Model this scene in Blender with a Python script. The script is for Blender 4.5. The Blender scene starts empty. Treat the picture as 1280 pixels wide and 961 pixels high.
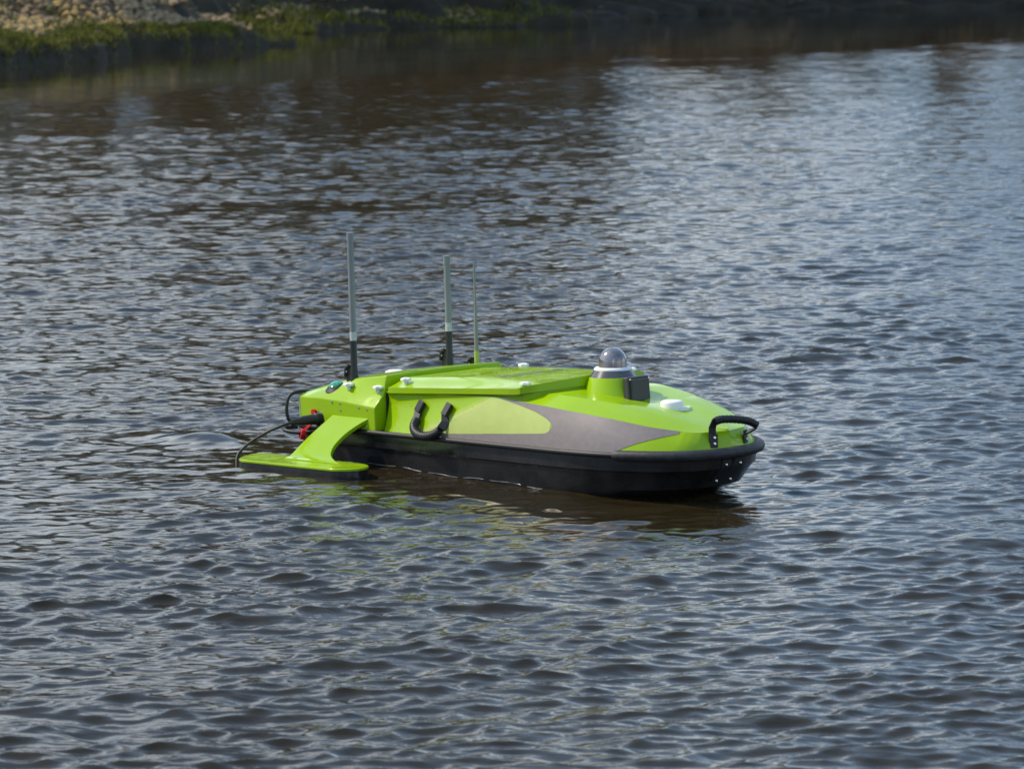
import bpy, bmesh, math, random
import numpy as np
from mathutils import Vector, Matrix

random.seed(11)
rng = np.random.default_rng(11)
scene = bpy.context.scene
COL = scene.collection
R = math.radians

# ------------------------------------------------------------------ camera
CAM_H = 1.6456
FOC = 4900.0                      # focal length in pixels of the 1280 px wide photograph
PITCH = math.atan((480.5 + 65.56) / FOC)
cam_d = bpy.data.cameras.new('camera')
cam = bpy.data.objects.new('camera', cam_d)
COL.objects.link(cam)
cam.location = (0, 0, CAM_H)
cam.rotation_euler = (math.pi / 2 - PITCH, 0, 0)
cam_d.sensor_fit = 'HORIZONTAL'
cam_d.sensor_width = 36.0
cam_d.lens = FOC / 1280.0 * 36.0
cam_d.clip_start = 0.1
cam_d.clip_end = 3000
cam_d.dof.use_dof = True
cam_d.dof.focus_distance = 12.1
cam_d.dof.aperture_fstop = 10.0
scene.camera = cam

# ------------------------------------------------------------------ sky and sun
SUN_EL, SUN_AZ = R(46), R(166)    # azimuth of the sun counted from +X towards +Y
sun_vec = Vector((math.cos(SUN_EL) * math.cos(SUN_AZ), math.cos(SUN_EL) * math.sin(SUN_AZ), math.sin(SUN_EL)))
world = bpy.data.worlds.new('World')
scene.world = world
world.use_nodes = True
nt = world.node_tree
nt.nodes.clear()
n_out = nt.nodes.new('ShaderNodeOutputWorld')
n_bg = nt.nodes.new('ShaderNodeBackground')
n_sky = nt.nodes.new('ShaderNodeTexSky')
n_sky.sky_type = 'NISHITA'
n_sky.sun_disc = False
n_sky.sun_elevation = SUN_EL
n_sky.sun_rotation = math.pi / 2 - SUN_AZ
n_sky.air_density = 1.0
n_sky.dust_density = 1.6
n_sky.ozone_density = 1.3
n_bg.inputs['Strength'].default_value = 0.135
tc = nt.nodes.new('ShaderNodeTexCoord')
mp = nt.nodes.new('ShaderNodeMapping')
mp.inputs['Scale'].default_value = (1.0, 1.0, 2.2)
cn = nt.nodes.new('ShaderNodeTexNoise')
cn.inputs['Scale'].default_value = 3.4
cn.inputs['Detail'].default_value = 7
cn.inputs['Roughness'].default_value = 0.58
cr = nt.nodes.new('ShaderNodeValToRGB')
cr.color_ramp.elements[0].position = 0.49
cr.color_ramp.elements[1].position = 0.61
cr.color_ramp.elements[0].color = (0, 0, 0, 1)
cr.color_ramp.elements[1].color = (0.75, 0.75, 0.75, 1)
mx = nt.nodes.new('ShaderNodeMix')
mx.data_type = 'RGBA'
mx.inputs[7].default_value = (15.0, 15.8, 16.2, 1)
nt.links.new(tc.outputs['Generated'], mp.inputs['Vector'])
nt.links.new(mp.outputs['Vector'], cn.inputs['Vector'])
nt.links.new(cn.outputs['Fac'], cr.inputs['Fac'])
sz = nt.nodes.new('ShaderNodeSeparateXYZ')
nt.links.new(tc.outputs['Generated'], sz.inputs[0])
# clouds thin out towards the zenith; a luminous blue veil lies over the clear part
low = nt.nodes.new('ShaderNodeMapRange')
low.inputs['From Min'].default_value = 0.28
low.inputs['From Max'].default_value = 0.62
low.inputs['To Min'].default_value = 1.0
low.inputs['To Max'].default_value = 0.10
nt.links.new(sz.outputs['Z'], low.inputs['Value'])
cm = nt.nodes.new('ShaderNodeMath')
cm.operation = 'MULTIPLY'
nt.links.new(cr.outputs['Color'], cm.inputs[0])
nt.links.new(low.outputs[0], cm.inputs[1])
vl = nt.nodes.new('ShaderNodeMix')
vl.data_type = 'RGBA'
vl.inputs[0].default_value = 0.36
vl.inputs[7].default_value = (3.9, 7.8, 13.0, 1)
nt.links.new(n_sky.outputs['Color'], vl.inputs[6])
nt.links.new(cm.outputs[0], mx.inputs[0])
nt.links.new(vl.outputs[2], mx.inputs[6])
nt.links.new(mx.outputs[2], n_bg.inputs['Color'])
nt.links.new(n_bg.outputs['Background'], n_out.inputs['Surface'])

sun_d = bpy.data.lights.new('sun', 'SUN')
sun_d.energy = 4.3
sun_d.angle = R(0.6)
sun_d.color = (1.0, 0.90, 0.74)
sun_o = bpy.data.objects.new('sun', sun_d)
COL.objects.link(sun_o)
sun_o.rotation_euler = sun_vec.to_track_quat('Z', 'Y').to_euler()

scene.cycles.caustics_reflective = False
scene.cycles.caustics_refractive = False
scene.view_settings.view_transform = 'Standard'
scene.view_settings.look = 'None'
scene.view_settings.gamma = 1.0
scene.view_settings.exposure = -0.08
scene.view_settings.use_curve_mapping = False

# ------------------------------------------------------------------ helpers
def mat(name, color, rough=0.5, metal=0.0, coat=0.0, coat_rough=0.08, spec=0.5, var=0.0, var_scale=8.0, bump=0.0, bump_scale=40.0,
        color2=None, rvar=0.0, trans=0.0, ior=1.45, coords='Object'):
    m = bpy.data.materials.new(name)
    m.use_nodes = True
    t = m.node_tree
    b = t.nodes['Principled BSDF']
    b.inputs['Base Color'].default_value = (*color, 1)
    b.inputs['Roughness'].default_value = rough
    b.inputs['Metallic'].default_value = metal
    b.inputs['Coat Weight'].default_value = coat
    b.inputs['Coat Roughness'].default_value = coat_rough
    b.inputs['Specular IOR Level'].default_value = spec
    b.inputs['Transmission Weight'].default_value = trans
    b.inputs['IOR'].default_value = ior
    c = t.nodes.new('ShaderNodeTexCoord')
    if var > 0 or color2:
        n = t.nodes.new('ShaderNodeTexNoise')
        n.inputs['Scale'].default_value = var_scale
        n.inputs['Detail'].default_value = 6
        t.links.new(c.outputs[coords], n.inputs['Vector'])
        r = t.nodes.new('ShaderNodeValToRGB')
        r.color_ramp.elements[0].position = 0.35
        r.color_ramp.elements[1].position = 0.66
        c2 = color2 if color2 else tuple(min(1, x * (1 + var)) for x in color)
        c1 = color if color2 else tuple(x * (1 - var) for x in color)
        r.color_ramp.elements[0].color = (*c1, 1)
        r.color_ramp.elements[1].color = (*c2, 1)
        t.links.new(n.outputs['Fac'], r.inputs['Fac'])
        t.links.new(r.outputs['Color'], b.inputs['Base Color'])
    if rvar > 0:
        n3 = t.nodes.new('ShaderNodeTexNoise')
        n3.inputs['Scale'].default_value = 7
        n3.inputs['Detail'].default_value = 8
        n3.inputs['Roughness'].default_value = 0.7
        t.links.new(c.outputs[coords], n3.inputs['Vector'])
        mr = t.nodes.new('ShaderNodeMapRange')
        mr.inputs['From Min'].default_value = 0.35
        mr.inputs['From Max'].default_value = 0.68
        mr.inputs['To Min'].default_value = max(0.03, rough - rvar)
        mr.inputs['To Max'].default_value = rough + rvar
        t.links.new(n3.outputs['Fac'], mr.inputs['Value'])
        t.links.new(mr.outputs[0], b.inputs['Roughness'])
    if bump > 0:
        n2 = t.nodes.new('ShaderNodeTexNoise')
        n2.inputs['Scale'].default_value = bump_scale
        n2.inputs['Detail'].default_value = 4
        t.links.new(c.outputs[coords], n2.inputs['Vector'])
        bp = t.nodes.new('ShaderNodeBump')
        bp.inputs['Strength'].default_value = bump
        bp.inputs['Distance'].default_value = 0.01
        t.links.new(n2.outputs['Fac'], bp.inputs['Height'])
        t.links.new(bp.outputs['Normal'], b.inputs['Normal'])
    return m


def obj(name, verts, faces, material, parent=None, smooth=35, bevel=0.0, segs=2):
    me = bpy.data.meshes.new(name)
    me.from_pydata([tuple(v) for v in verts], [], [tuple(f) for f in faces])
    bm = bmesh.new()
    bm.from_mesh(me)
    bmesh.ops.remove_doubles(bm, verts=bm.verts, dist=1e-5)
    bmesh.ops.recalc_face_normals(bm, faces=bm.faces)
    bm.to_mesh(me)
    bm.free()
    me.materials.append(material)
    if smooth:
        me.polygons.foreach_set('use_smooth', [True] * len(me.polygons))
        me.set_sharp_from_angle(angle=R(smooth))
    o = bpy.data.objects.new(name, me)
    COL.objects.link(o)
    if parent:
        o.parent = parent
    if bevel > 0:
        b = o.modifiers.new('bevel', 'BEVEL')
        b.width = bevel
        b.segments = segs
        b.limit_method = 'ANGLE'
        b.angle_limit = R(30)
        b.harden_normals = True
    return o


class MB:
    def __init__(s):
        s.v, s.f = [], []

    def add(s, vs, fs):
        k = len(s.v)
        s.v += [Vector(p) for p in vs]
        s.f += [tuple(i + k for i in f) for f in fs]
        return s

    def box(s, c, half, M=None):
        vs = []
        for dx in (-1, 1):
            for dy in (-1, 1):
                for dz in (-1, 1):
                    p = Vector((dx * half[0], dy * half[1], dz * half[2]))
                    if M is not None:
                        p = M @ p
                    vs.append(p + Vector(c))
        return s.add(vs, [(0, 1, 3, 2), (4, 6, 7, 5), (0, 4, 5, 1), (2, 3, 7, 6), (0, 2, 6, 4), (1, 5, 7, 3)])

    def tube(s, pts, r, n=12, cap=True, flat=None):
        """round (or flattened) section swept along a path; r may be a list. flat = (normal vector, ratio)"""
        pts = [Vector(p) for p in pts]
        rs = r if isinstance(r, (list, tuple)) else [r] * len(pts)
        vs, fs = [], []
        up = None
        for i, p in enumerate(pts):
            a = pts[max(0, i - 1)]
            b = pts[min(len(pts) - 1, i + 1)]
            t = (b - a).normalized()
            if up is None:
                up = Vector((0, 0, 1)) if abs(t.z) < 0.9 else Vector((1, 0, 0))
            side = t.cross(up).normalized()
            up = side.cross(t).normalized()
            for k in range(n):
                a_ = 2 * math.pi * k / n
                vs.append(p + (side * math.cos(a_) + up * math.sin(a_)) * rs[i])
        for i in range(len(pts) - 1):
            for k in range(n):
                k2 = (k + 1) % n
                fs.append((i * n + k, i * n + k2, (i + 1) * n + k2, (i + 1) * n + k))
        if cap:
            fs.append(tuple(range(n))[::-1])
            fs.append(tuple(range((len(pts) - 1) * n, len(pts) * n)))
        return s.add(vs, fs)

    def strap(s, pts, w, th, wdir):
        """flat band: rectangular section, w wide along wdir, th thick"""
        pts = [Vector(p) for p in pts]
        vs, fs = [], []
        for i, p in enumerate(pts):
            t = (pts[min(len(pts) - 1, i + 1)] - pts[max(0, i - 1)]).normalized()
            d = Vector(wdir[i] if isinstance(wdir, list) else wdir)
            d = (d - t * d.dot(t)).normalized()
            n = t.cross(d).normalized()
            for a, b in ((-1, -1), (1, -1), (1, 1), (-1, 1)):
                vs.append(p + d * a * w / 2 + n * b * th / 2)
        for i in range(len(pts) - 1):
            for k in range(4):
                k2 = (k + 1) % 4
                fs.append((i * 4 + k, i * 4 + k2, i * 4 + 4 + k2, i * 4 + 4 + k))
        fs += [(3, 2, 1, 0), tuple(range(len(vs) - 4, len(vs)))]
        return s.add(vs, fs)

    def lathe(s, prof, c=(0, 0, 0), M=None, n=40):
        vs, fs = [], []
        for r, z in prof:
            for k in range(n):
                a = 2 * math.pi * k / n
                p = Vector((r * math.cos(a), r * math.sin(a), z))
                if M is not None:
                    p = M @ p
                vs.append(p + Vector(c))
        for i in range(len(prof) - 1):
            for k in range(n):
                k2 = (k + 1) % n
                fs.append((i * n + k, i * n + k2, i * n + n + k2, i * n + n + k))
        if prof[0][0] > 1e-4:
            fs.append(tuple(range(n))[::-1])
        if prof[-1][0] > 1e-4:
            fs.append(tuple(range(len(vs) - n, len(vs))))
        return s.add(vs, fs)

    def grid(s, rows, close=False):
        m = len(rows[0])
        vs = [p for r in rows for p in r]
        fs = []
        for i in range(len(rows) - 1):
            for k in range(m - 1 + (1 if close else 0)):
                k2 = (k + 1) % m
                fs.append((i * m + k, i * m + k2, (i + 1) * m + k2, (i + 1) * m + k))
        return s.add(vs, fs)

    def poly(s, vs):
        return s.add(vs, [tuple(range(len(vs)))])

    def prism(s, outline, z0, z1):
        """vertical prism; z0, z1 numbers or functions of (x, y)"""
        f0 = z0 if callable(z0) else (lambda x, y: z0)
        f1 = z1 if callable(z1) else (lambda x, y: z1)
        n = len(outline)
        vs = [(x, y, f0(x, y)) for x, y in outline] + [(x, y, f1(x, y)) for x, y in outline]
        fs = [tuple(range(n))[::-1], tuple(range(n, 2 * n))]
        fs += [(i, (i + 1) % n, n + (i + 1) % n, n + i) for i in range(n)]
        return s.add(vs, fs)

    def build(s, name, material, parent=None, **k):
        return obj(name, s.v, s.f, material, parent, **k)


def spline(pts, n=40):
    """Catmull-Rom through the points"""
    P = [Vector(p) for p in pts]
    P = [P[0] * 2 - P[1]] + P + [P[-1] * 2 - P[-2]]
    out = []
    for i in range(1, len(P) - 2):
        for k in range(n // (len(P) - 3) + 1):
            t = k / (n // (len(P) - 3) + 1)
            a, b, c, d = P[i - 1], P[i], P[i + 1], P[i + 2]
            out.append(0.5 * ((2 * b) + (c - a) * t + (2 * a - 5 * b + 4 * c - d) * t * t + (3 * b - a - 3 * c + d) * t ** 3))
    out.append(P[-2])
    return out


def tag(o, label=None, cat=None, group=None, kind=None):
    if label:
        o['label'] = label
    if cat:
        o['category'] = cat
    if group:
        o['group'] = group
    if kind:
        o['kind'] = kind
    return o


# ------------------------------------------------------------------ boat frame (needed by the water too)
YAW, BP, BR = R(46.85), R(1.31), R(0.90)
fw = Vector((math.cos(YAW), -math.sin(YAW), 0))
pt = Vector((math.sin(YAW), math.cos(YAW), 0))
up = Vector((0, 0, 1))
fw2 = fw * math.cos(BP) + up * math.sin(BP)
up2 = up * math.cos(BP) - fw * math.sin(BP)
pt3 = pt * math.cos(BR) + up2 * math.sin(BR)
up3 = up2 * math.cos(BR) - pt * math.sin(BR)
BO = Vector((0.0797, 12.2556, 0))
BOAT_M = Matrix(((fw2.x, pt3.x, up3.x, BO.x), (fw2.y, pt3.y, up3.y, BO.y), (fw2.z, pt3.z, up3.z, BO.z), (0, 0, 0, 1)))

# ------------------------------------------------------------------ shore line (far bank)
def on_water(px, py):
    d = Vector((0, math.cos(PITCH), -math.sin(PITCH))) + Vector((1, 0, 0)) * ((px - 640) / FOC) \
        - Vector((0, math.sin(PITCH), math.cos(PITCH))) * ((py - 480.5) / FOC)
    k = -CAM_H / d.z
    return (d.x * k, d.y * k)

SHORE = [(-60, -10), (-36, 10), (-20, 26), (-11, 40)] + [on_water(*q) for q in
         [(0, 89), (80, 80), (143, 73), (150, 66), (240, 63), (316, 60), (330, 43), (400, 40), (480, 36), (600, 34), (725, 31), (790, 23), (860, 17), (1060, 13), (1280, 10)]] \
        + [(30, 112), (60, 118), (120, 120), (260, 110)]

# ------------------------------------------------------------------ materials
M_GREEN = mat('lime gloss paint', (0.285, 0.445, 0.002), rough=0.20, rvar=0.11, coat=0.0, spec=0.45, var=0.05, var_scale=5, bump=0.02, bump_scale=25)
M_HULL = mat('black gelcoat', (0.019, 0.018, 0.018), rough=0.30, rvar=0.14, coat=0.3, var=0.35, var_scale=14, bump=0.03, bump_scale=20)
M_RUB = mat('black rubber', (0.017, 0.016, 0.016), rough=0.5, bump=0.05, bump_scale=180)
M_FOAM = mat('dark foam sleeve', (0.030, 0.028, 0.028), rough=0.55, bump=0.12, bump_scale=120, var=0.3, var_scale=40)
M_STRIPE = mat('matt grey decal', (0.22, 0.182, 0.168), rough=0.40, var=0.06, var_scale=60)
M_WHITE = mat('white plastic', (0.80, 0.77, 0.75), rough=0.4)
M_TAPE = mat('white printed tag', (0.62, 0.62, 0.62), rough=0.5, color2=(0.35, 0.35, 0.36), var_scale=220)
M_GREY = mat('grey fibreglass tube', (0.215, 0.225, 0.225), rough=0.45, var=0.08)
M_SLEEVE = mat('black antenna sleeve', (0.022, 0.023, 0.021), rough=0.45)
M_WHIP = mat('pale olive whip', (0.23, 0.235, 0.20), rough=0.5)
M_WHIPB = mat('yellow whip foot', (0.42, 0.47, 0.10), rough=0.5)
M_STEEL = mat('stainless steel', (0.62, 0.60, 0.58), rough=0.22, metal=1.0)
M_ALU = mat('smoky cone', (0.075, 0.07, 0.075), rough=0.22, coat=0.4)
M_DOME = mat('smoked dome', (0.24, 0.205, 0.20), rough=0.10, metal=0.6, coat=1.0, var=0.35, var_scale=16)
M_RADAR = mat('olive grey radar cover', (0.045, 0.045, 0.042), rough=0.5)
M_RED = mat('red plastic', (0.62, 0.012, 0.02), rough=0.35)
M_BEACON = mat('green lens', (0.01, 0.30, 0.14), rough=0.12, coat=1.0, var=0.5, var_scale=90)
M_PALE = mat('pale patch', (0.445, 0.515, 0.13), rough=0.35, var=0.03, var_scale=25)
M_PALE2 = mat('fainter pale patch', (0.40, 0.475, 0.10), rough=0.30, var=0.08, var_scale=25)
M_PALE3 = mat('faintest pale patch', (0.335, 0.45, 0.045), rough=0.25, var=0.05, var_scale=25)
M_TEXT = mat('grey lettering', (0.20, 0.19, 0.20), rough=0.5)

# ------------------------------------------------------------------ water
def water_material():
    m = bpy.data.materials.new('river water')
    m.use_nodes = True
    t = m.node_tree
    b = t.nodes['Principled BSDF']
    b.inputs['Base Color'].default_value = (0.024, 0.017, 0.007, 1)
    b.inputs['Roughness'].default_value = 0.006
    b.inputs['IOR'].default_value = 1.333
    c = t.nodes.new('ShaderNodeTexCoord')
    n = t.nodes.new('ShaderNodeTexNoise')
    n.inputs['Scale'].default_value = 24
    n.inputs['Detail'].default_value = 4
    n.inputs['Roughness'].default_value = 0.5
    n.inputs['Distortion'].default_value = 0.4
    mpw = t.nodes.new('ShaderNodeMapping')
    mpw.inputs['Scale'].default_value = (0.6, 1.5, 1.0)
    mpw.inputs['Rotation'].default_value = (0, 0, 0.2)
    t.links.new(c.outputs['Object'], mpw.inputs['Vector'])
    t.links.new(mpw.outputs['Vector'], n.inputs['Vector'])
    bp = t.nodes.new('ShaderNodeBump')
    bp.inputs['Distance'].default_value = 0.011
    at = t.nodes.new('ShaderNodeAttribute')
    at.attribute_name = 'ripple'
    ml = t.nodes.new('ShaderNodeMath')
    ml.operation = 'MULTIPLY'
    ml.inputs[1].default_value = 0.20
    t.links.new(at.outputs['Fac'], ml.inputs[0])
    t.links.new(ml.outputs[0], bp.inputs['Strength'])
    t.links.new(n.outputs['Fac'], bp.inputs['Height'])
    t.links.new(bp.outputs['Normal'], b.inputs['Normal'])
    return m


def build_water():
    K = 0.0011
    ys = [6.0]
    while ys[-1] < 112:
        ys.append(ys[-1] * (1 + K))
    ys = np.array(ys)
    NC = 480
    u = np.linspace(-1, 1, NC)
    Y = np.repeat(ys[:, None], NC, 1)
    half = 0.8 + ys * 0.155
    X = half[:, None] * u[None, :]
    rowdy = ys * K
    coldx = half * 2 / NC
    cell = np.maximum(rowdy, coldx)[:, None]
    # gust pattern: slow variation of wave height
    def lumpy(X, Y, scale, seed):
        r2 = np.random.default_rng(seed)
        o = np.zeros_like(X)
        for i in range(7):
            a = r2.uniform(0, 2 * math.pi)
            k = 2 * math.pi / (scale * r2.uniform(0.6, 1.7))
            o += np.cos(k * (X * math.cos(a) + Y * math.sin(a) * 0.6) + r2.uniform(0, 6.28))
        return o / 7 ** 0.5
    gust = np.clip(1 + 0.24 * lumpy(X, Y, 1.6, 5) + 0.14 * lumpy(X, Y, 6.0, 6), 0.5, 1.7)
    # sheltered strip under the far bank
    edge = np.interp(X, [-30, -9, -4.8, 0, 8.2, 40], [22, 37, 41.5, 53, 67, 80])
    edge = edge + 2.4 * lumpy(X, Y, 4, 8)
    calm = 1 - 0.90 / (1 + np.exp(-(Y - edge) / 1.8))
    amp = gust * calm
    H = np.zeros_like(X)
    DX = np.zeros_like(X)
    DY = np.zeros_like(X)
    wr = np.random.default_rng(21)
    N = 130
    lam = np.exp(np.linspace(math.log(0.040), math.log(1.2), N)) * wr.uniform(0.93, 1.07, N)
    for L in lam:
        k = 2 * math.pi / L
        th = math.pi / 2 + 0.25 + wr.normal(0, 0.62 if L < 0.4 else 0.42)
        st = 0.0300 * (1.12 if L < 0.09 else 1.0) * (1.0 if L < 0.13 else (0.13 / L) ** 0.9)
        a = st / k * wr.uniform(0.6, 1.4)
        ph = k * (X * math.cos(th) + Y * math.sin(th)) + wr.uniform(0, 6.283)
        w = np.clip((L / cell - 2.2) / 2.0, 0, 1) * a
        H += w * np.cos(ph)
        sn = np.sin(ph) * w * 1.0
        DX -= sn * math.cos(th)
        DY -= sn * math.sin(th)
    # hull frame coordinates: shelter close to the hull, raised water at stern and stem, rings spreading out
    bx = (X - BO.x) * fw.x + (Y - BO.y) * fw.y
    by = (X - BO.x) * pt.x + (Y - BO.y) * pt.y
    dx = np.maximum(np.abs(bx) - 0.62, 0)
    dy = np.maximum(np.abs(by) - 0.24, 0)
    dist = np.sqrt(dx * dx + dy * dy)
    fx = np.where(bx > 0.27, np.maximum(bx - 0.27, 0) / 0.40, np.maximum(-0.55 - bx, 0) / 0.29)
    hd = ((np.abs(by) / 0.275) ** 2.4 + fx ** 2.4) ** (1 / 2.4) - 1
    hd = np.abs(hd) * 0.28
    lee = 1 - 0.60 * np.exp(-(dist / np.where(by < 0, 0.75, 0.35)) ** 2)
    amp = amp * lee
    ring = 0.0030 * np.cos(2 * math.pi * (dist - 0.1) / 0.30) * np.exp(-dist / 1.1) * np.clip(dist / 0.2, 0, 1)
    ring += 0.006 * np.exp(-(hd / 0.012) ** 2) - 0.002 * np.exp(-((hd - 0.04) / 0.02) ** 2)
    wk = np.exp(-((bx + 1.30) / 0.30) ** 2 - ((by + 0.27) / 0.22) ** 2)
    amp = amp * (1 - 0.75 * wk)
    wake = 0.034 * np.exp(-((bx + 1.33) / 0.22) ** 2 - ((by + 0.27) / 0.12) ** 2) \
        - 0.005 * np.exp(-((bx + 1.10) / 0.14) ** 2 - ((by + 0.25) / 0.14) ** 2)
    d1 = np.sqrt((bx - 0.68) ** 2 + by ** 2)
    bow = 0.012 * np.exp(-((d1 - 0.05) / 0.06) ** 2)
    Z = H * amp + ring + wake + bow
    X2 = X + DX * amp
    Y2 = Y + DY * amp
    nr = len(ys)
    co = np.stack([X2, Y2, Z], -1).reshape(-1, 3)
    idx = np.arange(nr * NC).reshape(nr, NC)
    q = np.stack([idx[:-1, :-1], idx[:-1, 1:], idx[1:, 1:], idx[1:, :-1]], -1).reshape(-1, 4)
    # flat skirt so the water goes on past the detailed part
    b = len(co)
    x0, x1, y0, y1 = half[0], half[-1], ys[0], ys[-1]
    sk = np.array([[-200, -60, -.02], [300, -60, -.02], [300, 200, -.02], [-200, 200, -.02],
                   [-x0 + .05, y0 + .05, -.02], [x0 - .05, y0 + .05, -.02], [x1 - .5, y1 - .5, -.02], [-x1 + .5, y1 - .5, -.02]], float)
    co = np.vstack([co, sk])
    q = np.vstack([q, [[b, b + 1, b + 5, b + 4], [b + 1, b + 2, b + 6, b + 5], [b + 2, b + 3, b + 7, b + 6], [b + 3, b, b + 4, b + 7]]])
    me = bpy.data.meshes.new('water')
    me.vertices.add(len(co))
    me.vertices.foreach_set('co', co.astype(np.float32).ravel())
    me.loops.add(len(q) * 4)
    me.loops.foreach_set('vertex_index', q.astype(np.int32).ravel())
    me.polygons.add(len(q))
    me.polygons.foreach_set('loop_start', np.arange(0, len(q) * 4, 4, dtype=np.int32))
    me.polygons.foreach_set('loop_total', np.full(len(q), 4, np.int32))
    me.polygons.foreach_set('use_smooth', np.ones(len(q), bool))
    me.update(calc_edges=True)
    at = me.attributes.new('ripple', 'FLOAT', 'POINT')
    at.data.foreach_set('value', np.concatenate([amp.ravel(), np.full(8, 0.6)]).astype(np.float32))
    me.materials.append(water_material())
    o = bpy.data.objects.new('water', me)
    COL.objects.link(o)
    tag(o, 'dark rippled river water reflecting blue sky and trees', 'water', kind='structure')
    return o

build_water()

# ------------------------------------------------------------------ far bank
M_SOIL = mat('dark damp soil', (0.022, 0.017, 0.010), rough=0.95, color2=(0.045, 0.033, 0.018), var_scale=3, bump=0.6, bump_scale=6)
M_STONES = [mat('tan stone', (0.40, 0.27, 0.10), rough=0.9, var=0.35, var_scale=9, bump=0.5, bump_scale=30),
            mat('grey stone', (0.28, 0.195, 0.105), rough=0.9, var=0.35, var_scale=9, bump=0.5, bump_scale=30),
            mat('brown stone', (0.20, 0.14, 0.08), rough=0.9, var=0.35, var_scale=9, bump=0.5, bump_scale=30),
            mat('mossy stone', (0.10, 0.10, 0.035), rough=0.95, var=0.35, var_scale=9, bump=0.5, bump_scale=30)]
M_GRASS = [mat('olive moss grass', (0.125, 0.120, 0.012), rough=0.9, var=0.5, var_scale=3),
           mat('dry straw grass', (0.20, 0.15, 0.05), rough=0.9, var=0.4, var_scale=3)]
M_LEAF = [mat('dull green leaves', (0.055, 0.065, 0.018), rough=0.7, var=0.4, var_scale=1.5),
          mat('brown green leaves', (0.085, 0.065, 0.025), rough=0.7, var=0.4, var_scale=1.5)]
M_LEAF.append(mat('russet twigs and dead leaves', (0.25, 0.135, 0.06), rough=0.8, var=0.4, var_scale=1.5))
M_BARK = mat('grey brown bark', (0.075, 0.058, 0.04), rough=0.9, var=0.4, var_scale=5, bump=0.6, bump_scale=14)

def dry_slope(m):
    t = m.node_tree
    b = t.nodes['Principled BSDF']
    src = b.inputs['Base Color'].links[0].from_socket
    g = t.nodes.new('ShaderNodeNewGeometry')
    sp = t.nodes.new('ShaderNodeSeparateXYZ')
    t.links.new(g.outputs['Position'], sp.inputs[0])
    mr = t.nodes.new('ShaderNodeMapRange')
    mr.inputs['From Min'].default_value = 0.55
    mr.inputs['From Max'].default_value = 1.3
    t.links.new(sp.outputs['Z'], mr.inputs['Value'])
    mx_ = t.nodes.new('ShaderNodeMix')
    mx_.data_type = 'RGBA'
    t.links.new(mr.outputs[0], mx_.inputs[0])
    t.links.new(src, mx_.inputs[6])
    sc_ = t.nodes.new('ShaderNodeMix')
    sc_.data_type = 'RGBA'
    sc_.blend_type = 'MULTIPLY'
    sc_.inputs[0].default_value = 1.0
    t.links.new(src, sc_.inputs[6])
    sc_.inputs[7].default_value = (4.2, 4.0, 3.8, 1)
    t.links.new(sc_.outputs[2], mx_.inputs[7])
    t.links.new(mx_.outputs[2], b.inputs['Base Color'])

dry_slope(M_SOIL)
SH = [Vector((x, y, 0)) for x, y in SHORE]
SH_L = [0.0]
for a_, b_ in zip(SH, SH[1:]):
    SH_L.append(SH_L[-1] + (b_ - a_).length)
NORM = []
for i in range(len(SH)):
    a_, b_ = SH[max(0, i - 2)], SH[min(len(SH) - 1, i + 2)]
    t = (b_ - a_).normalized()
    NORM.append(Vector((-t.y, t.x, 0)))


def shore_at(s):
    for i in range(len(SH) - 1):
        if s <= SH_L[i + 1]:
            k = (s - SH_L[i]) / max(1e-6, SH_L[i + 1] - SH_L[i])
            return SH[i].lerp(SH[i + 1], k), NORM[i].lerp(NORM[i + 1], k).normalized()
    return SH[-1], NORM[-1]

PROF_D = [-0.6, -0.02, 0.02, 0.10, 0.45, 1.0, 1.5, 2.5, 4.0, 7.0, 12.0, 25.0, 60.0]
PROF_Z = [-0.5, -0.10, 0.16, 0.26, 0.36, 0.44, 0.50, 0.95, 1.7, 3.0, 4.2, 5.5, 8.0]


def hnoise(x, y):
    return (math.sin(x * 1.7 + y * 0.6) + math.sin(y * 1.1 - x * 0.5 + 1.3) + math.sin(x * 4.1 - y * 2.3) * 0.5) / 2.5


def bank_pt(s, d):
    p, n = shore_at(s)
    wild = min(1.0, max(0.0, (s - SH_L[9]) / 2.0)) if s > SH_L[9] else 0.0
    j_ = (0.5 * math.sin(s * 1.9) + 0.35 * math.sin(s * 4.3 + 1) + 0.3 * math.sin(s * 0.73 + 2)) * (0.25 + 0.55 * wild)
    q = p + n * (d + j_ * (1 if d > -0.5 else 0))
    z = float(np.interp(d, PROF_D, PROF_Z))
    if d < 2.0:
        z *= 1 - wild * (0.55 + 0.35 * math.sin(s * 2.7 + 0.5)) if z > 0 else 1
    z += hnoise(q.x, q.y) * min(0.35, 0.12 * max(0, d)) * (1 if d > 0.05 else 0)
    return Vector((q.x, q.y, z))

mb = MB()
rows = []
ds = [-0.6, -0.02, 0.02, 0.1, 0.25, 0.45, 0.7, 1.0, 1.25, 1.5, 2.0, 2.5, 3.2, 4.0, 5.5, 7, 9, 12, 18, 25, 40, 60]
s = 0.0
while s < SH_L[-1]:
    rows.append([bank_pt(s, d) for d in ds])
    s += 0.35 if 60 < s < 140 else 1.2
mb.grid(rows)
bank = mb.build('river_bank', M_SOIL, smooth=60)
tag(bank, 'dark earth bank of the far shore with stones and moss', 'bank', kind='structure')


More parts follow.
